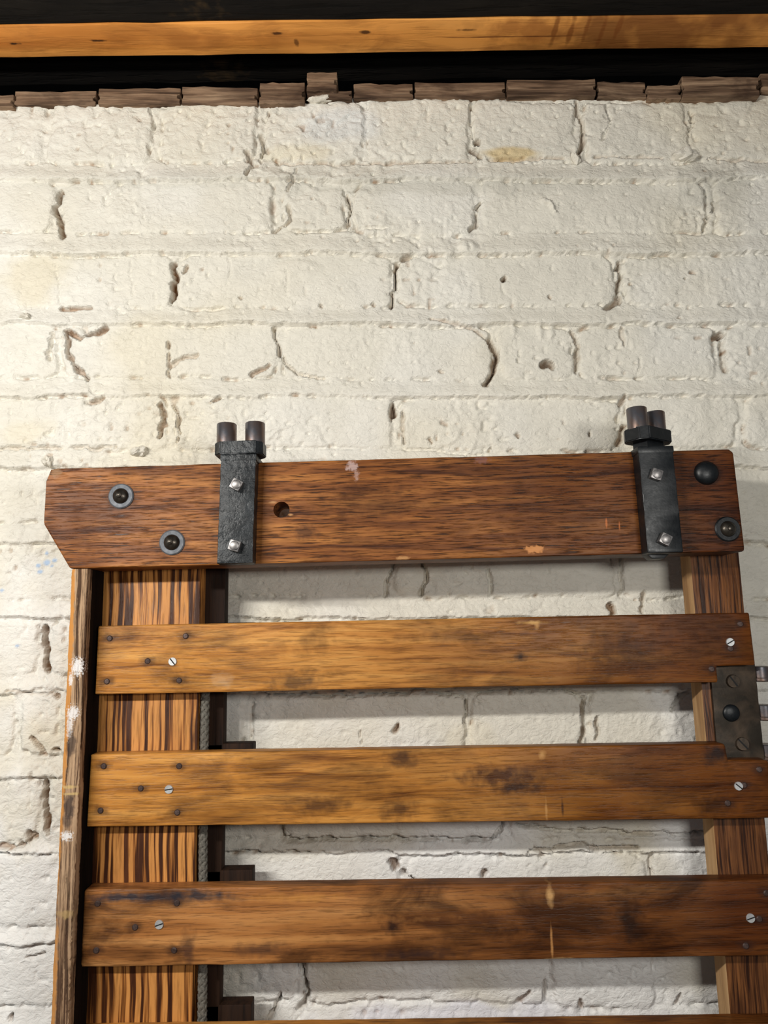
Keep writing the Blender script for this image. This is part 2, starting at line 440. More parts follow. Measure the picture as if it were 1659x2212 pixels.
    line([(612, 1770), (610, 1815)], 1.6, 5, .2); line([(612, 1818), (800, 1812), (1060, 1816), (1085, 1790), (1095, 1760)], 1.3, 6, .2, 1.5); line([(1120, 1780), (1200, 1795), (1300, 1795), (1400, 1802), (1520, 1800)], 1.3, 5, .2, 2)
    line([(1140, 1838), (1250, 1828), (1380, 1836)], 1.8, 6, .3, 2); line([(845, 1862), (855, 1872)], 3.0, 8, .8); line([(870, 1885), (905, 1912)], 1.6, 6, .4); line([(1045, 1895), (1050, 1885)], 3, 6, .5); line([(1408, 1845), (1412, 1905)], 1.4, 4, .3)
    line([(645, 2080), (662, 2120), (668, 2150), (648, 2185)], 1.6, 7, .3); line([(605, 2150), (600, 2180), (580, 2212)], 1.4, 5, .2); line([(1120, 2165), (1140, 2145)], 2.4, 5, .6); line([(1180, 2120), (1180, 2160)], 1.6, 4, .3); line([(1465, 2155), (1462, 2170)], 2, 5, .6); line([(1255, 2165), (1258, 2172)], 2.2, 5, .6)
    for u, v in ((455, 1650), (520, 640), (690, 657), (805, 655), (1360, 610), (950, 800), (1495, 588), (1120, 940), (1275, 935), (930, 950), (1185, 640), (1660 - 180, 600)):
        line([(u, v), (u + 3, v + 3)], 1.4, 3.5, .5)
    # lumps of mortar and runs of paint
    lump(1490, 395, 60, 70, 2.0); lump(640, 580, 70, 25, 1.6); lump(1010, 530, 26, 22, 3.2); lump(610, 400, 40, 40, 2.0); lump(1380, 735, 50, 35, 1.6)
    lump(1500, 905, 50, 60, 1.4); lump(1620, 920, 45, 60, 1.6); lump(870, 1245, 35, 40, 3.0); lump(375, 935, 20, 40, 2.5); lump(150, 720, 40, 20, 2.2)
    for u, v in ((1168, 715), (1190, 718), (1240, 725), (1110, 708), (1345, 715), (1415, 710)):
        lump(u, v, 9, 22, 1.8)
    H = np.clip(H, -20, 9)

    # colour of the paint: cream, yellowed or whiter by patch, low areas whitened to brighten them; bare masonry in the open joints
    base = np.array([0.76, 0.725, 0.635]); yel = np.array([0.74, 0.66, 0.48]); wht = np.array([0.89, 0.885, 0.865]); gry = np.array([0.60, 0.575, 0.50]); bare = np.array([0.27, 0.135, 0.05])
    C = np.ones(shape + (3,)) * base
    def blend(col, m):
        nonlocal C
        C = C * (1 - m[..., None]) + col * m[..., None]
    blend(yel, np.clip(sstep(0.05, 0.6, fbm(X, Z, 150, 60, 3)) * 0.35 + 0, 0, 1))
    blend(wht, sstep(0.0, 0.5, fbm(X, Z, 130, 63, 3)) * (0.25 + 0.7 * sstep(80, -200, Z)))  # whiter towards the floor, partly painted-in brightness
    def cpatch(u, v, ru, rv, col, amt):
        x0, z0 = (c * 1000 for c in W(u, v)); k = DIST / FPX * 1000
        q = np.hypot((X - x0) / (ru * k), (Z - z0) / (rv * k)) + 0.45 * fbm(X, Z, 30, 66, 3)
        blend(col, (1 - sstep(0.4, 1.0, q)) * amt)
    cpatch(70, 600, 130, 70, yel, .55); cpatch(60, 930, 80, 40, yel, .4); cpatch(620, 330, 120, 30, yel, .5); cpatch(1110, 330, 90, 18, np.array([.62, .45, .18]), .7)
    cpatch(1000, 400, 420, 45, gry, .6); cpatch(620, 390, 120, 60, gry, .5); cpatch(1540, 400, 130, 90, gry, .6); cpatch(400, 390, 300, 25, gry, .4)
    cpatch(110, 1570, 70, 60, yel, .4); cpatch(1010, 1590, 70, 40, yel, .3)
    cpatch(1000, 2200, 330, 40, np.array([.80, .80, .86]), .9); cpatch(20, 2050, 190, 330, wht, .95); cpatch(900, 1880, 700, 60, wht, .6); cpatch(1500, 2180, 300, 70, wht, .8); cpatch(60, 1400, 120, 200, wht, .5); cpatch(740, 270, 120, 50, np.array([.62, .66, .70]), .35)  # white patches low on the wall also paint in missing lamplight
    blu = np.array([.35, .52, .78])
    for u, v, r in ((86, 1235, 7), (100, 1215, 9), (118, 1210, 7), (100, 1195, 6), (2, 1275, 6), (37, 1395, 6), (82, 1222, 6), (112, 1222, 4)):
        cpatch(u, v, r, r * .8, blu, .8)
    C *= (1 + 0.05 * fbm(X, Z, 20, 70, 3))[..., None]
    blend(bare * (1 + 0.0), np.clip(EXP, 0, 1) * (0.75 + 0.25 * vnoise(X, Z, 8, 72)))

    # the ragged top of the wall
    tu = [-400, 0, 210, 400, 560, 650, 690, 760, 1000, 1250, 1300, 1480, 1560, 1659, 2000]; tv = [230, 228, 226, 226, 222, 224, 212, 210, 208, 206, 212, 206, 200, 206, 200]
    tx = [W(u, v)[0] * 1000 for u, v in zip(tu, tv)]; tz = [W(u, v)[1] * 1000 for u, v in zip(tu, tv)]
    ztop = np.interp(X, tx, tz) + 2.0 * fbm(X, X * 0, 40, 75, 4) + 1.0
    Zc = np.minimum(Z, ztop)
    cellkeep = (Z[:-1, :-1] < ztop[:-1, :-1])
    # cells -> owner
    Sc = (S[:-1, :-1] + S[1:, :-1] + S[:-1, 1:] + S[1:, 1:]) / 4
    IDc = np.where(Sc < 0, ID[:-1, :-1], -1)
    IDc = np.where(cellkeep, IDc, -2)
    nz = shape[1]
    vid = np.arange(shape[0] * nz).reshape(shape)
    quads = np.stack([vid[:-1, :-1], vid[1:, :-1], vid[1:, 1:], vid[:-1, 1:]], -1)
    CO = np.stack([X / 1000, -H / 1000, Zc / 1000 + CZ], -1).reshape(-1, 3)
    CC = np.concatenate([np.clip(C, 0, 1), np.ones(shape + (1,))], -1).reshape(-1, 4)
    # smooth normals of the whole surface so that the seams between pieces do not show
    gx = np.gradient(H, xs, axis=0); gz = np.gradient(H, zs, axis=1)
    NO = np.stack([-gx, -np.ones(shape), -gz], -1); NO /= np.linalg.norm(NO, axis=-1, keepdims=True); NO = NO.reshape(-1, 3)

    def piece(name, q, mat, depth):
        used, inv = np.unique(q, return_inverse=True)
        q = inv.reshape(-1, 4); n = len(used)
        co = CO[used]; cc = CC[used]; no = NO[used]
        e = np.concatenate([q[:, [0, 1]], q[:, [1, 2]], q[:, [2, 3]], q[:, [3, 0]]])
        key = np.sort(e, 1); kk = key[:, 0].astype(np.int64) * n + key[:, 1]
        uq, idx, cnt = np.unique(kk, return_index=True, return_counts=True)
        be = e[idx[cnt == 1]]
        bv, binv = np.unique(be, return_inverse=True); binv = binv.reshape(-1, 2)
        # skirt: rim copied so that the face keeps its own normals
        rim = co[bv]; back = rim.copy(); back[:, 1] = depth
        m = len(bv)
        sk = np.stack([binv[:, 1] + n, binv[:, 0] + n, binv[:, 0] + n + m, binv[:, 1] + n + m], 1)
        allco = np.concatenate([co, rim, back]); allq = np.concatenate([q, sk])
        allc = np.concatenate([cc, cc[bv], cc[bv]])
        me = bpy.data.meshes.new(name)
        me.vertices.add(len(allco)); me.vertices.foreach_set('co', allco.astype(np.float32).ravel())
        me.loops.add(allq.size); me.loops.foreach_set('vertex_index', allq.astype(np.int32).ravel())
        me.polygons.add(len(allq)); me.polygons.foreach_set('loop_start', np.arange(0, allq.size, 4, dtype=np.int32))
        me.update(calc_edges=True)
        me.shade_smooth()
        at = me.color_attributes.new('paint', 'FLOAT_COLOR', 'POINT'); at.data.foreach_set('color', allc.astype(np.float32).ravel())
        sn = np.zeros((len(allco), 3)); sn[:n] = no
        me.materials.append(mat)
        me.normals_split_custom_set_from_vertices(np.concatenate([no, no[bv] * [1, 0, 1] + [0, 1e-3, 0], no[bv]]).tolist())
        return me

    N = NT('painted_brick'); c = N.coord()
    at = N.n('ShaderNodeAttribute', attribute_name='paint')
    N.l(at.outputs['Color'], N.b.inputs['Base Color'])
    N.b.inputs['Specular IOR Level'].default_value = 0.35
    n1 = N.noise(c, 420, 4, 0.6, 0.6); n2 = N.noise(N.mapping(c, (1, 1, 1.6)), 130, 4, 0.55, 1.2)
    N.l(N.math('ADD', N.math('MULTIPLY', n2.outputs[0], 0.3), 0.38), N.b.inputs['Roughness'])
    r2 = N.ramp(n2.outputs[0], [(0.30, (0, 0, 0, 1)), (0.44, (.55, .55, .55, 1)), (0.7, (1, 1, 1, 1))])
    N.l(N.bump(n1.outputs[0], 0.36, 0.0012, N.bump(r2, 0.42, 0.0022)), N.b.inputs['Normal'])
    mat = N.m
    flatq = quads.reshape(-1, 4); fid = IDc.reshape(-1)
    wall = link('wall_back', piece('wall_back', flatq[fid == -1], mat, 0.06), kind='structure')
    wall['label'] = 'cream painted old brick wall with rough mortar joints'
    order = np.argsort(fid, kind='stable'); sf = fid[order]
    for i in range(len(bricks)):
        a, b = np.searchsorted(sf, [i, i + 1])
        if b - a < 40: continue
        link('brick', piece('brick', flatq[order[a:b]], mat, 0.06), parent=wall)
    # loose stones of mortar that stick out of the face
    for u, v, rx, rz, ry, sd in ((1478, 340, 13, 9, 10, 1), (300, 978, 9, 7, 8, 2), (106, 1000, 5, 8, 7, 3), (58, 688, 7, 5, 7, 4), (1245, 345, 4, 9, 3, 5), (692, 216, 16, 5, 5, 6)):
        bm = bmesh.new(); bmesh.ops.create_icosphere(bm, subdivisions=3, radius=1)
        r = random.Random(sd)
        ph = [r.uniform(0, 6) for _ in range(6)]
        for vv in bm.verts:
            k = 1 + 0.18 * math.sin(3.1 * vv.co.x + ph[0]) * math.sin(2.7 * vv.co.z + ph[1]) + 0.12 * math.sin(6 * vv.co.x + 5 * vv.co.y + ph[2]) + 0.08 * math.sin(9 * vv.co.z - 7 * vv.co.x + ph[3])
            vv.co = Vector((vv.co.x * rx * k, vv.co.y * ry * k, (vv.co.z if vv.co.z > 0 else vv.co.z * 0.55) * rz * k)) / 1000
        me = bm_mesh(bm, 'mortar_lump')
        at = me.color_attributes.new('paint', 'FLOAT_COLOR', 'POINT'); at.data.foreach_set('color', [0.74, 0.70, 0.61, 1.0] * len(me.vertices))
        x, z = W(u, v); o = link('mortar_lump', me, mat, wall); o.location = (x, 0.0, z + CZ)
        o.rotation_euler = (0, r.uniform(-.5, .3), 0)
    return wall
make_wall()

# ------------------------------------------------------------------ rest of the room
def box_mesh(name, x0, x1, y0, y1, z0, z1, bevel=0.0):
    return bm_mesh(prism(rect(x0, x1, z0, z1), y0, y1, bevel), name)
m_black = flat('gloomy_void', (0.012, 0.010, 0.009), 0.95, 40, .6)  # near-black colour stands in for the unlit void
m_floor = flat('floor_concrete', (0.30, 0.27, 0.23), 0.8, 12, .3)
link('floor', box_mesh('floor', -2.5, 2.5, -3.5, 0.06, -0.08, 0.0), m_floor, kind='structure')
link('wall_shaft', box_mesh('wall_shaft', -2.0, 2.0, 0.62, 0.68, CZ + 0.40, CZ + 1.25), m_black, kind='structure')
ceil = link('ceiling', box_mesh('ceiling', -2.0, 2.0, -0.5, 0.66, CZ + 1.05, CZ + 1.10), m_black, kind='structure')

# sawn ends of the floorboards that lie on the wall
m_plank = wood('plank_end', lin(66, 50, 38), lin(122, 98, 78), lin(164, 138, 112), 'x', 160, 420, lin(52, 36, 28), .7, .8, pore_amt=.35, bumpd=.002)
pl = [(-870, -692, 242, 214, 3), (-690, -512, 240, 212, 5), (-510, -332, 238, 212, 2), (-330, -152, 236, 212, 4), (-150, 28, 229, 203, 5), (30, 206, 227, 197, 2), (211, 388, 226, 192, 4), (392, 556, 224, 186, 2), (560, 658, 223, 178, 5), (662, 728, 196, 156, 7),
      (664, 760, 214, 197, 3), (764, 892, 211, 180, 3), (896, 1092, 210, 178, 2), (1096, 1288, 207, 173, 4), (1292, 1396, 210, 176, 1), (1400, 1472, 213, 184, 4), (1476, 1642, 208, 166, 7), (1646, 1800, 200, 160, 0), (1804, 1990, 198, 158, 3), (1994, 2180, 200, 160, 4), (2184, 2370, 199, 162, 2)]
def plank_mesh(u0, u1, vb, vt, front, k):
    y = -0.001 * front
    x0, z0 = W(u0, vb, y); x1, _ = W(u1, vb, y); _, z1 = W((u0 + u1) / 2, vt, y)
    h = z1 - z0; t = h * .22
    tilt = 0.02 * ((k * 37 % 7) - 3) / 3
    P = []
    r = random.Random(k)
    nseg = 7
    for i in range(nseg + 1):      # uneven underside
        P.append((x0 + (x1 - x0) * i / nseg, z0 + r.uniform(-.0008, .0008)))
    P += [(x1, z0 + h * .30), (x1 - .003, z0 + h * .34), (x1 - .003, z0 + h * .34 + t), (x1, z0 + h * .38 + t)]
    for i in range(nseg + 1):
        P.append((x1 - (x1 - x0) * i / nseg, z1 + r.uniform(-.0009, .0009)))
    P += [(x0, z0 + h * .38 + t), (x0 + .0015, z0 + h * .34 + t), (x0 + .0015, z0 + h * .34), (x0, z0 + h * .3)]
    P = [(x, z + CZ + (x - x0) * tilt) for x, z in P]
    return bm_mesh(prism(P, y, 0.30, 0.0006, 1, jit=.0003, seed=k), 'plank')
for k, a in enumerate(pl):
    link('plank', plank_mesh(*a, k), m_plank, ceil)

# header timber and batten beyond the wall head
def AT(u, v, y): x, z = W(u, v, y); return (x, z + CZ)
def bar_between(u0, v0a, v0b, u1, v1a, v1b, y, thick, bevel, cuts, jit, seed):
    xa, za = W(u0, v0a, y); _, zb = W(u0, v0b, y); xc, zc = W(u1, v1a, y); _, zd = W(u1, v1b, y)
    ex = 0.55
    sa = (zc - za) / (xc - xa); sb = (zd - zb) / (xc - xa)
    xl, xr = xa - ex, xc + ex
    return prism([(xl, zb - sb * ex + CZ), (xr, zd + sb * ex + CZ), (xr, zc + sa * ex + CZ), (xl, za - sa * ex + CZ)], y, y + thick, bevel, 2, cuts, jit, seed)
chip = lin(60, 30, 12)
BZ = .620                                  # height of the batten's underside at the left edge of view
def under(u, v): a, b, c = ray(u, v); t = BZ / c; return a * t, b * t - DIST
xl_, yb_ = under(0, 125); yf_ = under(0, 57)[1]
slope = (W(1659, 102, yb_)[1] - W(0, 125, yb_)[1]) / (W(1659, 102, yb_)[0] - W(0, 125, yb_)[0])
zl = lambda x: BZ + (x - xl_) * slope + CZ
def AU(u, v):
    a, b, c = ray(u, v); t = (BZ + .006) / c
    return (a * t, b * t - DIST)
yw = yb_ - yf_ - .001
def su(u, v, r, col, a, so=.6, wo=.7, ws=160): return (AU(u, v), r, col, a, so, wo, ws, 'y')
m_batten = wood('batten_pine', lin(190, 118, 50), lin(232, 158, 78), lin(242, 172, 92), 'x', 30, 260, lin(140, 84, 38), .5, .55, pore_amt=.10,
    spots=[su(1420, 75, (.17, .06), lin(112, 64, 30), .8, .7, .8, 30), su(1150, 72, (.05, .02), lin(150, 88, 38), .6, .5, .9, 60), su(33, 84, (.007, .0018), lin(40, 22, 12), .95), su(212, 80, (.009, .002), lin(40, 22, 12), .9), su(600, 70, (.008, .0025), chip, .9), su(790, 70, (.007, .003), chip, .9),
           su(1010, 68, (.012, .002), chip, .7), su(640, 90, (.003, .006), chip, .7), su(1085, 84, (.09, .0014), lin(90, 44, 16), .85, .6, .5, 40)]
          + [su(1200 + 34 * k, 68 + 4 * (k % 2), (.0035, .024), lin(128, 72, 30), .7, .5, .8, 60) for k in range(5)])
XE = 1.2
bmb = prism([(-XE, zl(-XE)), (XE, zl(XE)), (XE, zl(XE) + .022), (-XE, zl(-XE) + .022)], yf_, yb_, .0012, 2, 60, .0004, 5)
link('wood_batten', bm_mesh(bmb, 'wood_batten'), m_batten,
     label='orange pine batten running along the underside of the dark ceiling timber', cat='batten')
m_header = wood('header_dark', lin(10, 9, 8), lin(20, 17, 15), lin(30, 26, 22), 'x', 60, 300, lin(9, 8, 7), .6, .85, pore_amt=.5, bumpd=.002, spec=.15,
    spots=[(AT(440, 25, yf_), (.035, .014), lin(70, 54, 34), .6, .7, 1.0, 90), (AT(190, 32, yf_), (.02, .006), lin(76, 58, 32), .5, .8, .9)])
bmh = prism([(-XE, zl(-XE) + .0225), (XE, zl(XE) + .0225), (XE, zl(XE) + .24), (-XE, zl(-XE) + .24)], yf_ - .002, .05, .003, 2, 60, .0008, 6)
ck = prism([(-XE, zl(-XE) + .001), (XE, zl(XE) + .001), (XE, zl(XE) + .24), (-XE, zl(-XE) + .24)], yf_ - .034, yf_ - .0006, .003, 2, 60, .0009, 8)
tm = bpy.data.meshes.new('t'); ck.to_mesh(tm); ck.free(); bmh.from_mesh(tm); bpy.data.meshes.remove(tm)
link('timber_beam', bm_mesh(bmh, 'timber_beam'), m_header, label='soot-dark rough timber beam across the very top', cat='beam')

# ------------------------------------------------------------------ the gate
ZB = 1.488
gate = bpy.data.objects.new('slatted_gate', None)
COL.objects.link(gate)
gate.location = (math.sin(ROLL) * ZB, 0, CZ - math.cos(ROLL) * ZB)
gate.rotation_euler = (0, -ROLL, 0)
gate['label'] = 'brown wooden slatted lift gate leaning in front of the cream brick wall'
gate['category'] = 'gate'
OFFSET = Vector((0, 0, ZB))
def gpart(name, bm, mat, parent=None, label=None):
    for v in bm.verts: v.co += OFFSET
    o = link(name, bm_mesh(bm, name), mat, gate if parent is None else parent, label)
    return o
def gput(name, me, mat, x, y, z, parent, rot=(0, 0, 0), label=None):
    o = link(name, me, mat, parent, label); o.location = (x, y, z + ZB); o.rotation_euler = rot
    return o
def GS(u, v, y):
    x, z = G(u, v, y); return (x, z + ZB)

YB, YS, YT, YR, YE = -0.094, -0.074, -0.056, -0.034, -0.018   # beam front, slat front, stile front, stile back, cleat back

m_iron = metal('black_iron', (0.004, 0.006, 0.008, 1), (0.016, 0.021, 0.025, 1), .40, .15, 150, .75, .0020)
m_iron2 = metal('blackened_iron', (0.002, 0.0035, 0.005, 1), (0.006, 0.008, 0.010, 1), .42, .1, 240, .25, .0006)
m_steel = metal('worn_steel', (0.20, 0.19, 0.19, 1), (0.36, 0.34, 0.33, 1), .42, .8, 400, .1)
m_roller = metal('rusty_roller', (0.13, 0.13, 0.145, 1), (0.20, 0.115, 0.075, 1), .38, .75, 90, .25)
m_zinc = metal('zinc', (0.52, 0.53, 0.54, 1), (0.70, 0.71, 0.71, 1), .45, .55, 300, .15)
m_washer = metal('dull_washer', (0.10, 0.11, 0.125, 1), (0.17, 0.18, 0.20, 1), .6, .3, 300, .2)
m_bolt = metal('bronzed_bolt', (0.035, 0.030, 0.024, 1), (0.085, 0.072, 0.058, 1), .34, .75, 220, .3)
m_nail = metal('rust_nail', (0.045, 0.028, 0.024, 1), (0.11, 0.07, 0.06, 1), .55, .5, 500, .3)
m_plate = metal('plate_iron', (0.040, 0.032, 0.024, 1), (0.095, 0.066, 0.045, 1), .5, .6, 120, .35)
m_slot = flat('slot_black', (0.01, 0.01, 0.01), .9)

# fastener meshes
def screw_mesh(r, h=.0012, slot=.16):
    """slotted flat head facing -y"""
    bm = lathe([(r * .55, .004), (r, .0006), (r, -h * .5), (r * .92, -h), (0, -h)], 28)
    bmesh.ops.recalc_face_normals(bm, faces=bm.faces)
    s = bmesh.ops.create_cube(bm, size=1)['verts']
    for v in s: v.co = Vector((v.co.x * r * 1.84, v.co.y * h * .5 - h * .80, v.co.z * r * slot * 1.6))
    for f in bm.faces:
        f.material_index = 1 if all(v in s for v in f.verts) else 0
    return bm_mesh(bm, 'screw')
SCREW = screw_mesh(.0037); SCREW.materials.append(m_zinc); SCREW.materials.append(m_slot)
PSCREW = screw_mesh(.0058, .0028, .14); PSCREW.materials.append(m_plate); PSCREW.materials.append(m_slot)
NAIL = bm_mesh(lathe([(.0012, .004), (.0026, .0004), (.0026, -.0004), (.0019, -.0011), (0, -.0013)], 14), 'nail'); NAIL.materials.append(m_nail)
WASHER = bm_mesh(lathe([(.0112, .0005), (.0112, -.0008), (.0102, -.0018), (.0070, -.0018), (.0066, .0004)], 40), 'washer'); WASHER.materials.append(m_washer)
def dome(r, h, nub=True):
    pr = [(r, .0010), (r, -.0008)] + [(r * math.cos(a), -.0008 - h * math.sin(a)) for a in [i * math.pi / 2 / 8 for i in range(1, 8)]]
    if nub: pr = pr[:-2] + [(r * .34, -.0008 - h * .96), (r * .30, -.0008 - h * 1.12), (r * .12, -.0008 - h * 1.2)]
    return bm_mesh(lathe(pr + [(0, pr[-1][1] - .0001)], 32), 'bolt_head')
def square_bolt():
    bm = bmesh.new(); s = .0046
    poly = rect(-s, s, -s, s)
    bm.free(); bm = prism(poly, -.0062, .001, .0007, 2)
    # round off the face of the head
    b2 = lathe([(.0042, -.0060), (.0040, -.0068), (.0030, -.0073), (0, -.0075)], 20)
    me2 = bpy.data.meshes.new('t'); b2.to_mesh(me2); b2.free(); bm.from_mesh(me2); bpy.data.meshes.remove(me2)
    return bm_mesh(bm, 'square_bolt')
SQB = square_bolt(); SQB.materials.append(m_steel)

# ---- top beam
bl, br_ = -.298, .3175
beam_poly = [(-.273, .0604), (br_ - .0005, .0632), (br_, .0665), (br_ - .0015, .152), (br_ - .005, .1553), (-.288, .1502), (-.2945, .149), (-.2978, .139), (-.298, .101)]
hx, hz = G(608, 1101, YB)
dkspot = lin(30, 14, 10)
def Gs(u, v, r, col, a=.7, **k): return (GS(u, v, YB), r, col, a)
m_beam = wood('beam_oak', lin(78, 42, 22), lin(142, 86, 42), lin(182, 120, 62), 'x', 150, 760, lin(62, 30, 16), .5, .42, pore_amt=.9, ends=(0, -.12, .36, (.22, .145, .10, 1), .95),
    spots=[Gs(262, 1072, (.018, .016), dkspot, .55), Gs(372, 1172, (.018, .015), dkspot, .5), Gs(1525, 1022, (.018, .016), dkspot, .7), Gs(1571, 1143, (.018, .016), dkspot, .7), Gs(660, 1150, (.012, .008), lin(40, 24, 24), .6),
           Gs(300, 1000, (.08, .006), lin(34, 18, 14), .7), Gs(800, 1080, (.05, .02), lin(40, 22, 16), .35), (GS(1155, 1186, YB), (.010, .0040), lin(205, 140, 84), .9, .35, .8, 300), (GS(760, 1008, YB), (.007, .005), lin(190, 165, 160), .75, .5, 1.0, 420),
           (GS(770, 1025, YB), (.003, .006), lin(180, 150, 140), .6, .5, 1.0, 420), (GS(1040, 993, YB), (.008, .004), lin(130, 90, 84), .6, .5, 1.0, 420), (GS(1310, 1130, YB), (.0010, .006), lin(190, 110, 60), .8), (GS(1338, 1135, YB), (.0010, .005), lin(190, 110, 60), .8),
           (GS(870, 1205, YB), (.008, .0020), lin(190, 140, 90), .8, .5, .8, 300), (GS(120, 1020, YB), (.006, .006), lin(150, 116, 84), .7, .5, .9, 300), (GS(520, 1045, YB), (.02, .01), dkspot, .4), (GS(590, 1085, YB), (.004, .0015), lin(200, 150, 100), .8), (GS(628, 1112, YB), (.003, .0015), lin(200, 150, 100), .8)])
bm = prism(beam_poly, YB, YT, .0016, 3, 40, .00022, 3)
for v in bm.verts: v.co += OFFSET
beam = link('top_beam', bm_mesh(bm, 'top_beam'), m_beam, gate, 'reddish brown oak top beam with one clipped corner')
cutm = bm_mesh(lathe([(0, -.13), (.0072, -.13), (.0072, -.02), (0, -.02)], 28), 'cut')
cut = bpy.data.objects.new('cut', cutm); COL.objects.link(cut); cut.location = (hx, 0, hz + ZB)
md = beam.modifiers.new('hole', 'BOOLEAN'); md.object = cut; md.operation = 'DIFFERENCE'; md.solver = 'EXACT'
cut.parent = gate
dg = bpy.context.evaluated_depsgraph_get(); dg.update()
nm = bpy.data.meshes.new_from_object(beam.evaluated_get(dg)); beam.modifiers.clear(); beam.data = nm
nm.name = 'top_beam'; nm.shade_smooth(); nm.set_sharp_from_angle(angle=math.radians(35))
bpy.data.objects.remove(cut)
D1 = dome(.0070, .0050); D1.materials.append(m_bolt)
D2 = dome(.0108, .0062, False); D2.materials.append(m_iron2)
for u, v in ((262, 1072), (372, 1172)):
    x, z = G(u, v, YB)
    gput('washer', WASHER, None, x, YB, z, beam, label='grey washer')
    gput('bolt_head', D1, None, x, YB - .0006, z, beam, label='bronzed domed bolt')
x, z = G(1525, 1022, YB); gput('bolt_head', D2, None, x, YB, z, beam, label='large black domed bolt')
x, z = G(1571, 1143, YB)
W2 = WASHER.copy(); W2.materials.clear(); W2.materials.append(m_iron2)
gput('washer', W2, None, x, YB, z, beam); gput('bolt_head', D1, None, x, YB - .0006, z, beam)

# ---- iron guide brackets on the beam
def bracket(uc, vtop, vbot, lip, cap_u, cap_v, yaw, label, mat):
    yf = YB - .016
    xt, zt = G(uc[0], vtop, yf); xb, zb = G(uc[1], vbot, yf)
    w = .0153
    poly = [(xb - w, zb), (xb + w, zb), (xt + w, zt), (xt - w, zt)]
    bm = prism(poly, yf, YB + .0002, .0014, 2, 24, .00025, int(uc[0]))
    # strap over the top of the beam and lip under it
    def addb(x0, x1, y0, y1, z0, z1, bev=.001):
        b2 = prism(rect(x0, x1, z0, z1), y0, y1, bev); me = bpy.data.meshes.new('t'); b2.to_mesh(me); b2.free(); bm.from_mesh(me); bpy.data.meshes.remove(me)
    addb(xt - w - .0006, xt + w + .0006, yf - .0004, YT, zt - .005, zt + .0012, .0012)
    b3 = prism([(xb - w + .004, zb + .002), (xb + w - .004, zb + .002), (xb, zb + .001)], YB + .001, YB + .010, 0) if not lip else prism([(xb - w + .004, zb + .002), (xb - w + .010, zb - .0035), (xb + w - .010, zb - .0035), (xb + w - .004, zb + .002)], YB + .001, YB + .016, .001)
    me = bpy.data.meshes.new('t'); b3.to_mesh(me); b3.free(); bm.from_mesh(me); bpy.data.meshes.remove(me)
    br = gpart('guide_bracket', bm, mat, None, label)
    # collar with clipped corners, two pins standing in it
    yc = YB - .004
    xc, z0 = G(cap_u, cap_v, yc)
    h = .0115; a, b, ch = .0215, .0135, .006
    out = [(-a + ch, -b), (a - ch, -b), (a, -b + ch), (a, b - ch), (a - ch, b), (-a + ch, b), (-a, b - ch), (-a, -b + ch)]
    bmc = bmesh.new(); lo = [bmc.verts.new((p, q, 0)) for p, q in out]; hi = [bmc.verts.new((p, q, h)) for p, q in out]
    bmc.faces.new(list(reversed(lo))); bmc.faces.new(hi)
    for i in range(8): bmc.faces.new((lo[i], lo[(i + 1) % 8], hi[(i + 1) % 8], hi[i]))
    bmesh.ops.bevel(bmc, geom=bmc.edges[:], offset=.0008, segments=2, affect='EDGES')
    # neck joining the collar to the bracket
    nk = bmesh.ops.create_cube(bmc, size=1)['verts']
    for v in nk: v.co = Vector((v.co.x * .023, v.co.y * .015, v.co.z * .008 - .003))
    gput('collar', bm_mesh(bmc, 'collar'), mat, xc, yc, z0, br, (0, 0, yaw))
    pin = bm_mesh(lathe([(0, 0), (.0088, 0), (.0088, .0192), (.0084, .0198), (.0066, .0198), (.0064, .0140), (0, .0140)], 32, 'z'), 'guide_pin')
    for s in (-1, 1):
        gput('guide_pin', pin, m_roller, xc + s * .0128 * math.cos(yaw), yc + s * .0128 * math.sin(yaw), z0 + h - .001, br, label='rusty grey round pin')
    return br
bk = bracket((515, 507), 983, 1217, 0, 520, 987, math.radians(-3), 'pitted black iron guide bracket with two pins side by side', m_iron)
for u, v, a in ((511, 1047, .5), (507, 1179, .3)):
    x, z = G(u, v, YB - .02); gput('square_bolt', SQB, None, x, YB - .016, z, bk, (0, a, 0), label='bright square-headed bolt')
bk = bracket((1416, 1438), 966, 1194, 1, 1400, 958, math.radians(34), 'smooth black iron guide bracket with twisted pin collar', m_iron2)
for u, v, a in ((1418, 1025, .35), (1437, 1165, .5)):
    x, z = G(u, v, YB - .02); gput('square_bolt', SQB, None, x, YB - .016, z, bk, (0, a, 0), label='dull square-headed bolt')

# ---- stiles
m_stile = wood('stile_oak', lin(64, 34, 18), lin(150, 94, 44), lin(206, 142, 76), 'z', 60, 500, lin(110, 62, 32), .3, .42, zebra=(215, .43, .52), pore_amt=.35, off=(.3, 0, .1), bumpd=.0005,
    spots=[((G(425, 1320, YT)[0], G(425, 1320, YT)[1] + ZB), (.006, .025), lin(60, 36, 24), .6, .8, .8, 60), ((G(420, 1590, YT)[0], G(420, 1590, YT)[1] + ZB), (.006, .02), lin(60, 34, 22), .7, .8, .8, 60)])
m_stile2 = wood('stile_oak_dark', lin(44, 23, 13), lin(88, 52, 28), lin(126, 80, 44), 'z', 70, 420, lin(66, 38, 24), .5, .42, zebra=(430, .40, .62), pore_amt=.6, off=(.7, 0, .4), bumpd=.0005)
LX1 = -.1684
gpart('stile', prism(rect(-.264, LX1, -1.486, .132), YT, YR, .0012, 2), m_stile, None, 'wide upright with bold striped grain')
st2 = gpart('stile', prism(rect(.2850, .3305, -1.486, .140), YT, YR + .002, .0012, 2), m_stile2, None, 'narrow dark upright')
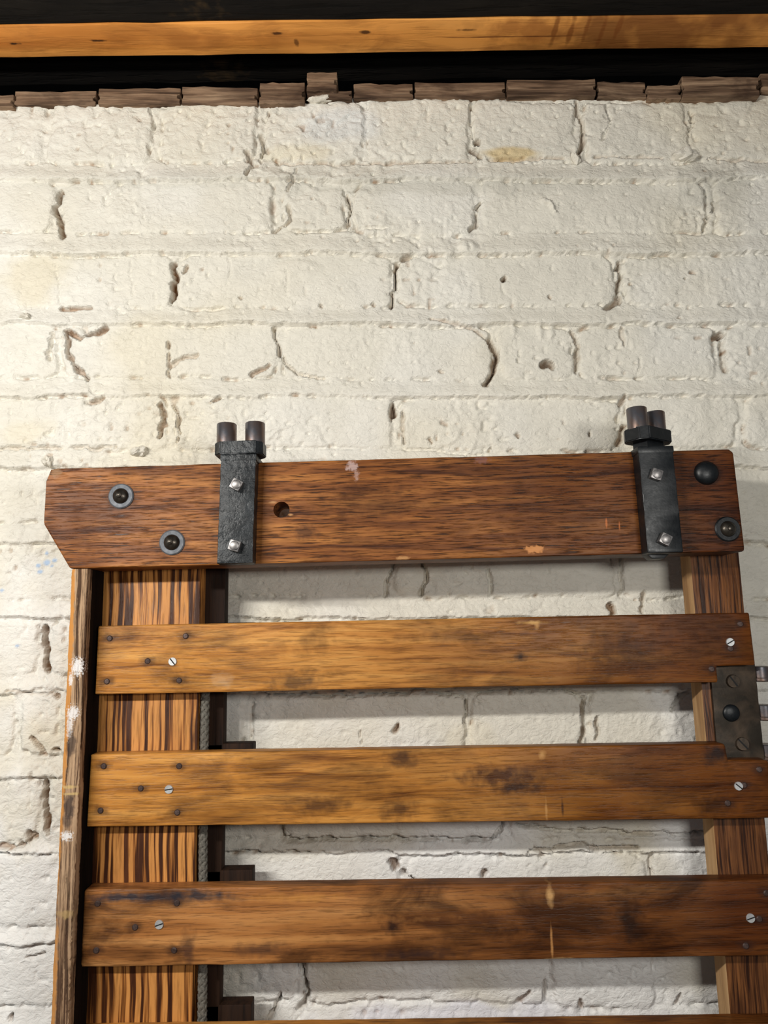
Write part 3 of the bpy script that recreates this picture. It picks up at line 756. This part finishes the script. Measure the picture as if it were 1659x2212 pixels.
st2.data.materials.append(wood('stile_lit_edge', lin(150, 112, 74), lin(186, 148, 104), lin(204, 168, 124), 'z', 90, 300, lin(150, 112, 80), .3, .7, pore_amt=.2))  # left face painted lighter for the lamplight it catches
for p in st2.data.polygons:
    if p.normal.x < -.9: p.material_index = 1
# backing board and cleats behind the wide upright
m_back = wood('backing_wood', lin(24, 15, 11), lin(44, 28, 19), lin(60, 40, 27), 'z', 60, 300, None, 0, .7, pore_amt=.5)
bx1 = G(487, 1700, YR)[0]
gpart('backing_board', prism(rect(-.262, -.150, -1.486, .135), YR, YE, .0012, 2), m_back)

# ---- rough edge board on the hinge side
YO = -.092
ex0, _ = G(149, 1300, YO); ex1, _ = G(191, 1250, YO)
def edge_board():
    bm = bmesh.new(); r = random.Random(5)
    rows = []
    zz = .0600
    n = 300
    for i in range(n + 1):
        z = zz - (i / 300.0) * .46
        ns = lambda s, k: math.sin(z * s + k) * .5 + math.sin(z * s * 2.3 + k * 1.7) * .3 + r.uniform(-.35, .35)
        ch = .0042 + .0011 * ns(60, 1)
        rt = .0005 + .0007 * abs(ns(240, 2)) + (.0018 if -.22 > z > -.30 else 0) * abs(ns(500, 4))
        row = [(ex0, YO + .012 + .0004 * ns(90, 3)), (ex0 + .0004 * ns(120, 5), YO + .0035), (ex0 + ch * .55, YO + .0012 + .0003 * ns(300, 6)), (ex0 + ch, YO)]
        m = 9
        for k in range(1, m):
            row.append((ex0 + ch + (ex1 - rt - ex0 - ch) * k / m, YO + .0003 * math.sin(k * 2.4 + z * 30) + .00012 * r.uniform(-1, 1)))
        row += [(ex1 - rt, YO + .0002), (ex1 - rt * .3, YO + .003 + .001 * ns(200, 7)), (ex1 + .0003 * ns(150, 8), YO + .008), (ex1, -.030), (ex0, -.030)]
        rows.append([bm.verts.new((x, y, z)) for x, y in row])
    low = [bm.verts.new((v.co.x, v.co.y, -1.488)) for v in rows[-1]]; rows.append(low)
    for A, B in zip(rows, rows[1:]):
        for k in range(len(A)):
            bm.faces.new((A[k], A[(k + 1) % len(A)], B[(k + 1) % len(A)], B[k]))
    bm.faces.new(rows[0]); bm.faces.new(list(reversed(rows[-1])))
    return bm
wp = lin(236, 232, 230); wx = lambda u, v: GS(u, v, YO)
fresh = lin(206, 142, 74)
m_edge = wood('edge_weathered', lin(86, 64, 48), lin(152, 122, 94), lin(190, 158, 126), 'z', 150, 700, lin(92, 56, 40), .35, .75, pore_amt=.6, off=(1.3, 0, .2), bumpd=.0014, zebra=(420, .40, .58), spec=.2,
    spots=[(wx(152, 1300), (.0034, .085), fresh, .9, .35, .5, 200), (wx(148, 1450), (.0036, .10), fresh, .9, .35, .5, 200), (wx(137, 1620), (.0036, .10), fresh, .85, .35, .6, 200), (wx(126, 1800), (.0022, .06), fresh, .7, .35, .5, 200), (wx(113, 2150), (.0040, .06), fresh, .85, .35, .5, 200),
           (wx(168, 1440), (.0062, .0088), wp, .9, .5, 1.1, 620), (wx(152, 1468), (.0025, .006), wp, .8, .5, 1.1, 620), (wx(157, 1540), (.0060, .0070), wp, .85, .5, 1.1, 620), (wx(150, 1570), (.0035, .012), wp, .7, .6, 1.2, 620), (wx(143, 1806), (.0060, .0045), wp, .9, .5, 1.1, 620),
           (wx(152, 1610), (.006, .012), lin(50, 42, 44), .7, .5), (wx(148, 1745), (.006, .011), lin(52, 44, 46), .8, .4), (wx(146, 1775), (.005, .005), lin(60, 48, 48), .6, .5), (wx(150, 1700), (.009, .0018), lin(206, 176, 120), .8), (wx(150, 1715), (.009, .0016), lin(206, 176, 120), .8), (wx(140, 1975), (.010, .004), lin(190, 160, 108), .6, .6, .8, 300)])
eb = gpart('edge_board', edge_board(), m_edge, None, 'weathered narrow edge board with white paint dabs')
eb.data.materials.append(wood('edge_gloomy_side', lin(14, 10, 8), lin(24, 17, 13), lin(34, 25, 19), 'z', 80, 400, None, 0, .9, pore_amt=.5, spec=.1))  # right face near-black, the shade of the gap painted in
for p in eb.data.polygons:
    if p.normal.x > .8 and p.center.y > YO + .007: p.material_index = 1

# ---- slats with their nails and screws
def slat_mat(name, k, marks):
    return wood(name, *[(lin(124, 72, 28), lin(196, 132, 62), lin(220, 160, 86)), (lin(124, 72, 26), lin(196, 132, 60), lin(220, 158, 82)), (lin(108, 66, 36), lin(172, 112, 60), lin(212, 152, 92))][k % 3],
                'x', (130, 120, 60)[k % 3], 760, lin(58, 32, 18), (.6, .5, .75)[k % 3], .38, marks, ends=(0, -.12, .30, (.20, .12, .07, 1), .95), pore_amt=.45, off=(k * .7, 0, k * .37), bumpd=.0004)
s1r = .3262
slats = [
 ([(-.2545, -.0488), (.2925, -.0500), (.2925, -.0362), (.3268, -.0358), (s1r, .0103), (-.2540, .0107)],
  [(237, 1379), (401, 1374), (319, 1428), (231, 1472), (387, 1470), (1599, 1348), (1578, 1401), (1537, 1445)], [(373, 1429, .9), (1577, 1387, -.5)],
  [((640, 1475), (.03, .012), lin(84, 60, 40), .75), ((480, 1470), (.012, .008), lin(208, 170, 130), .45), ((1150, 1345), (.016, .0022), lin(214, 168, 104), .8), ((1160, 1352), (.003, .005), lin(210, 160, 100), .6), ((1125, 1418), (.006, .006), lin(30, 18, 14), .85), ((1350, 1400), (.05, .016), lin(44, 24, 14), .6), ((1480, 1350), (.05, .016), lin(48, 26, 16), .5), ((1000, 1375), (.08, .006), lin(60, 32, 18), .5), ((1320, 1440), (.04, .01), lin(60, 32, 16), .5)]),
 ([(-.2572, -.1589), (.3300, -.1640), (.3300, -.1163), (.2950, -.1155), (.2935, -.1018), (-.2562, -.0993)],
  [(224, 1655), (387, 1655), (304, 1703), (217, 1751), (383, 1755), (1640, 1662), (1607, 1696), (1572, 1735)], [(365, 1705, -.15), (1595, 1698, .7)],
  [((1080, 1675), (.05, .010), lin(56, 28, 20), .85), ((1120, 1700), (.03, .007), lin(40, 22, 18), .85), ((870, 1640), (.018, .010), lin(50, 32, 26), .75), ((690, 1738), (.03, .009), lin(70, 44, 30), .7), ((860, 1750), (.02, .012), lin(54, 34, 28), .7), ((1545, 1630), (.014, .012), lin(26, 22, 24), .85), ((1215, 1745), (.0014, .010), lin(60, 38, 26), .8), ((1180, 1750), (.0014, .012), lin(196, 146, 90), .7), ((1540, 1740), (.02, .012), lin(40, 22, 14), .7), ((1170, 1630), (.004, .005), lin(200, 150, 90), .7)]),
 ([(-.2572, -.2690), (.3300, -.2722), (.3300, -.2135), (-.2566, -.2086)],
  [(211, 1952), (382, 1951), (292, 2003), (208, 2053), (376, 2053), (1655, 1929), (1611, 2043), (1640, 1985)], [(344, 1997, -.3), (1621, 1983, -.3)],
  [((270, 1938), (.05, .0045), lin(44, 46, 54), .9), ((410, 1936), (.05, .006), lin(40, 42, 50), .9), ((852, 2000), (.010, .010), lin(36, 24, 22), .9), ((1360, 1990), (.014, .018), lin(38, 24, 18), .85), ((900, 2062), (.05, .005), lin(56, 38, 34), .8), ((1188, 1935), (.004, .010), lin(206, 160, 104), .85), ((1192, 2040), (.0013, .022), lin(196, 140, 84), .8), ((1210, 2072), (.018, .0016), lin(210, 170, 120), .8), ((405, 2045), (.008, .016), lin(70, 48, 40), .75), ((560, 2050), (.03, .008), lin(60, 44, 40), .6), ((980, 1985), (.10, .006), lin(74, 40, 22), .6), ((640, 1940), (.05, .004), lin(204, 140, 70), .6), ((620, 2030), (.10, .004), lin(200, 140, 80), .5), ((700, 1990), (.10, .0035), lin(196, 134, 74), .45)]),
 ([(-.2575, -.3795), (.3300, -.3830), (.3300, -.3235), (-.2575, -.3190)], [], [], []),
 ([(-.2575, -.4895), (.3300, -.4930), (.3300, -.4335), (-.2575, -.4290)], [], [], []),
]
ylab = ['topmost slat, notched at its lower right corner', 'second slat, notched at its upper right corner', 'third slat with dark grey smears along its top', None, None]
for k, (poly, nails, screws, marks) in enumerate(slats):
    mk = [(GS(u, v, YS), (.0085 + .002 * random.random(), .0055), lin(46, 30, 26), .75, .8, .5) for u, v in nails]
    mk += [(GS(p[0], p[1], YS), r, c, a, .8, .8, 120) for p, r, c, a in marks]
    m = slat_mat('slat_wood_%d' % k, k, mk)
    s = gpart('slat', prism(poly, YS, YT, .0021, 3, 40, .00018, 20 + k), m, None, ylab[k])
    for u, v in nails:
        x, z = G(u, v, YS); gput('nail', NAIL, None, x, YS + .0002, z, s, (random.uniform(-.12, .12), 0, random.uniform(-.12, .12)))
    for u, v, a in screws:
        x, z = G(u, v, YS); gput('screw', SCREW, None, x, YS + .0001, z, s, (0, a, 0), label='bright slotted screw')
    zt = poly[-1][1]; zb = poly[0][1]
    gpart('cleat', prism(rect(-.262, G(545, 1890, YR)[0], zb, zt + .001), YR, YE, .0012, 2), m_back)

# ---- latch plate let into the slats on the right upright
YP = YT - .0035
p0, q0 = G(1552, 1640, YP); p1, q1 = G(1633, 1442, YP)
lp = gpart('latch_plate', prism([(p0 - .0005, q0 - .0005), (.3338, q0 - .001), (.3335, q1 + .004), (p0, q1 + .004)], YP, YT, .0008, 2, 12, .0002, 9), m_plate, None, 'rusty brown iron latch plate')
for u, v, a, rx in ((1582, 1471, .95, .10), (1602, 1607, .85, -.16)):
    x, z = G(u, v, YP); gput('screw', PSCREW, None, x, YP, z, lp, (rx, a, rx * .8))
D3 = dome(.0075, .0030, False); D3.materials.append(m_iron2)
x, z = G(1579, 1540, YP); gput('bolt_head', D3, None, x, YP, z, lp, label='black domed bolt')
KN = bm_mesh(lathe([(0, 0), (.0080, 0), (.0088, .001), (.0088, .0030), (.0080, .0036), (.0080, .0128), (.0074, .0134), (0, .0134)], 28, 'z'), 'knuckle'); KN.materials.append(m_roller)
for u, v in ((1649, 1472), (1655, 1556), (1662, 1642)):
    x, z = G(u, v, YT); gput('knuckle', KN, None, .3405, YT + .003, z, lp)

# ---- braided cord hanging beside the wide upright
def rope():
    bm = bmesh.new(); R0 = .0030; n = 8; z1, z0 = -.045, -.62; pitch = .026; sides = 6
    steps = 260
    for k in range(n):
        dr = 1 if k % 2 else -1; ph = 2 * math.pi * (k // 2) / (n / 2) + (0.4 if dr > 0 else 0)
        prev = None
        for i in range(steps + 1):
            z = z1 + (z0 - z1) * i / steps
            a = ph + dr * 2 * math.pi * z / pitch
            rr = R0 + .00045 * math.cos(4 * a + dr * 1.57)
            c = Vector((rr * math.cos(a) + .0012 * math.sin(z * 14), rr * math.sin(a), z))
            rad = Vector((math.cos(a), math.sin(a), 0)); tan = Vector((-math.sin(a) * dr, math.cos(a) * dr, 1.0 * pitch / (2 * math.pi * R0))).normalized(); bi = tan.cross(rad)
            ring = [bm.verts.new(c + rad * (.0011 * math.cos(t)) + bi * (.00205 * math.sin(t))) for t in [2 * math.pi * j / sides for j in range(sides)]]
            if prev:
                for j in range(sides): bm.faces.new((prev[j], prev[(j + 1) % sides], ring[(j + 1) % sides], ring[j]))
            prev = ring
    return bm
m_rope = flat('cord_grey', (0.20, 0.185, 0.155), .9, 600, .6, .5)
rp = link('braided_cord', bm_mesh(rope(), 'braided_cord', True, 80), m_rope, label='grey braided cord hanging beside the wide upright of the gate', cat='rope')
rx, rz = W(446, 1560, -.049)
# hang it parallel to the upright
rp.location = (math.sin(ROLL) * 0 + rx - math.sin(ROLL) * .11, -.049, CZ)
rp.rotation_euler = (0, -ROLL, 0)
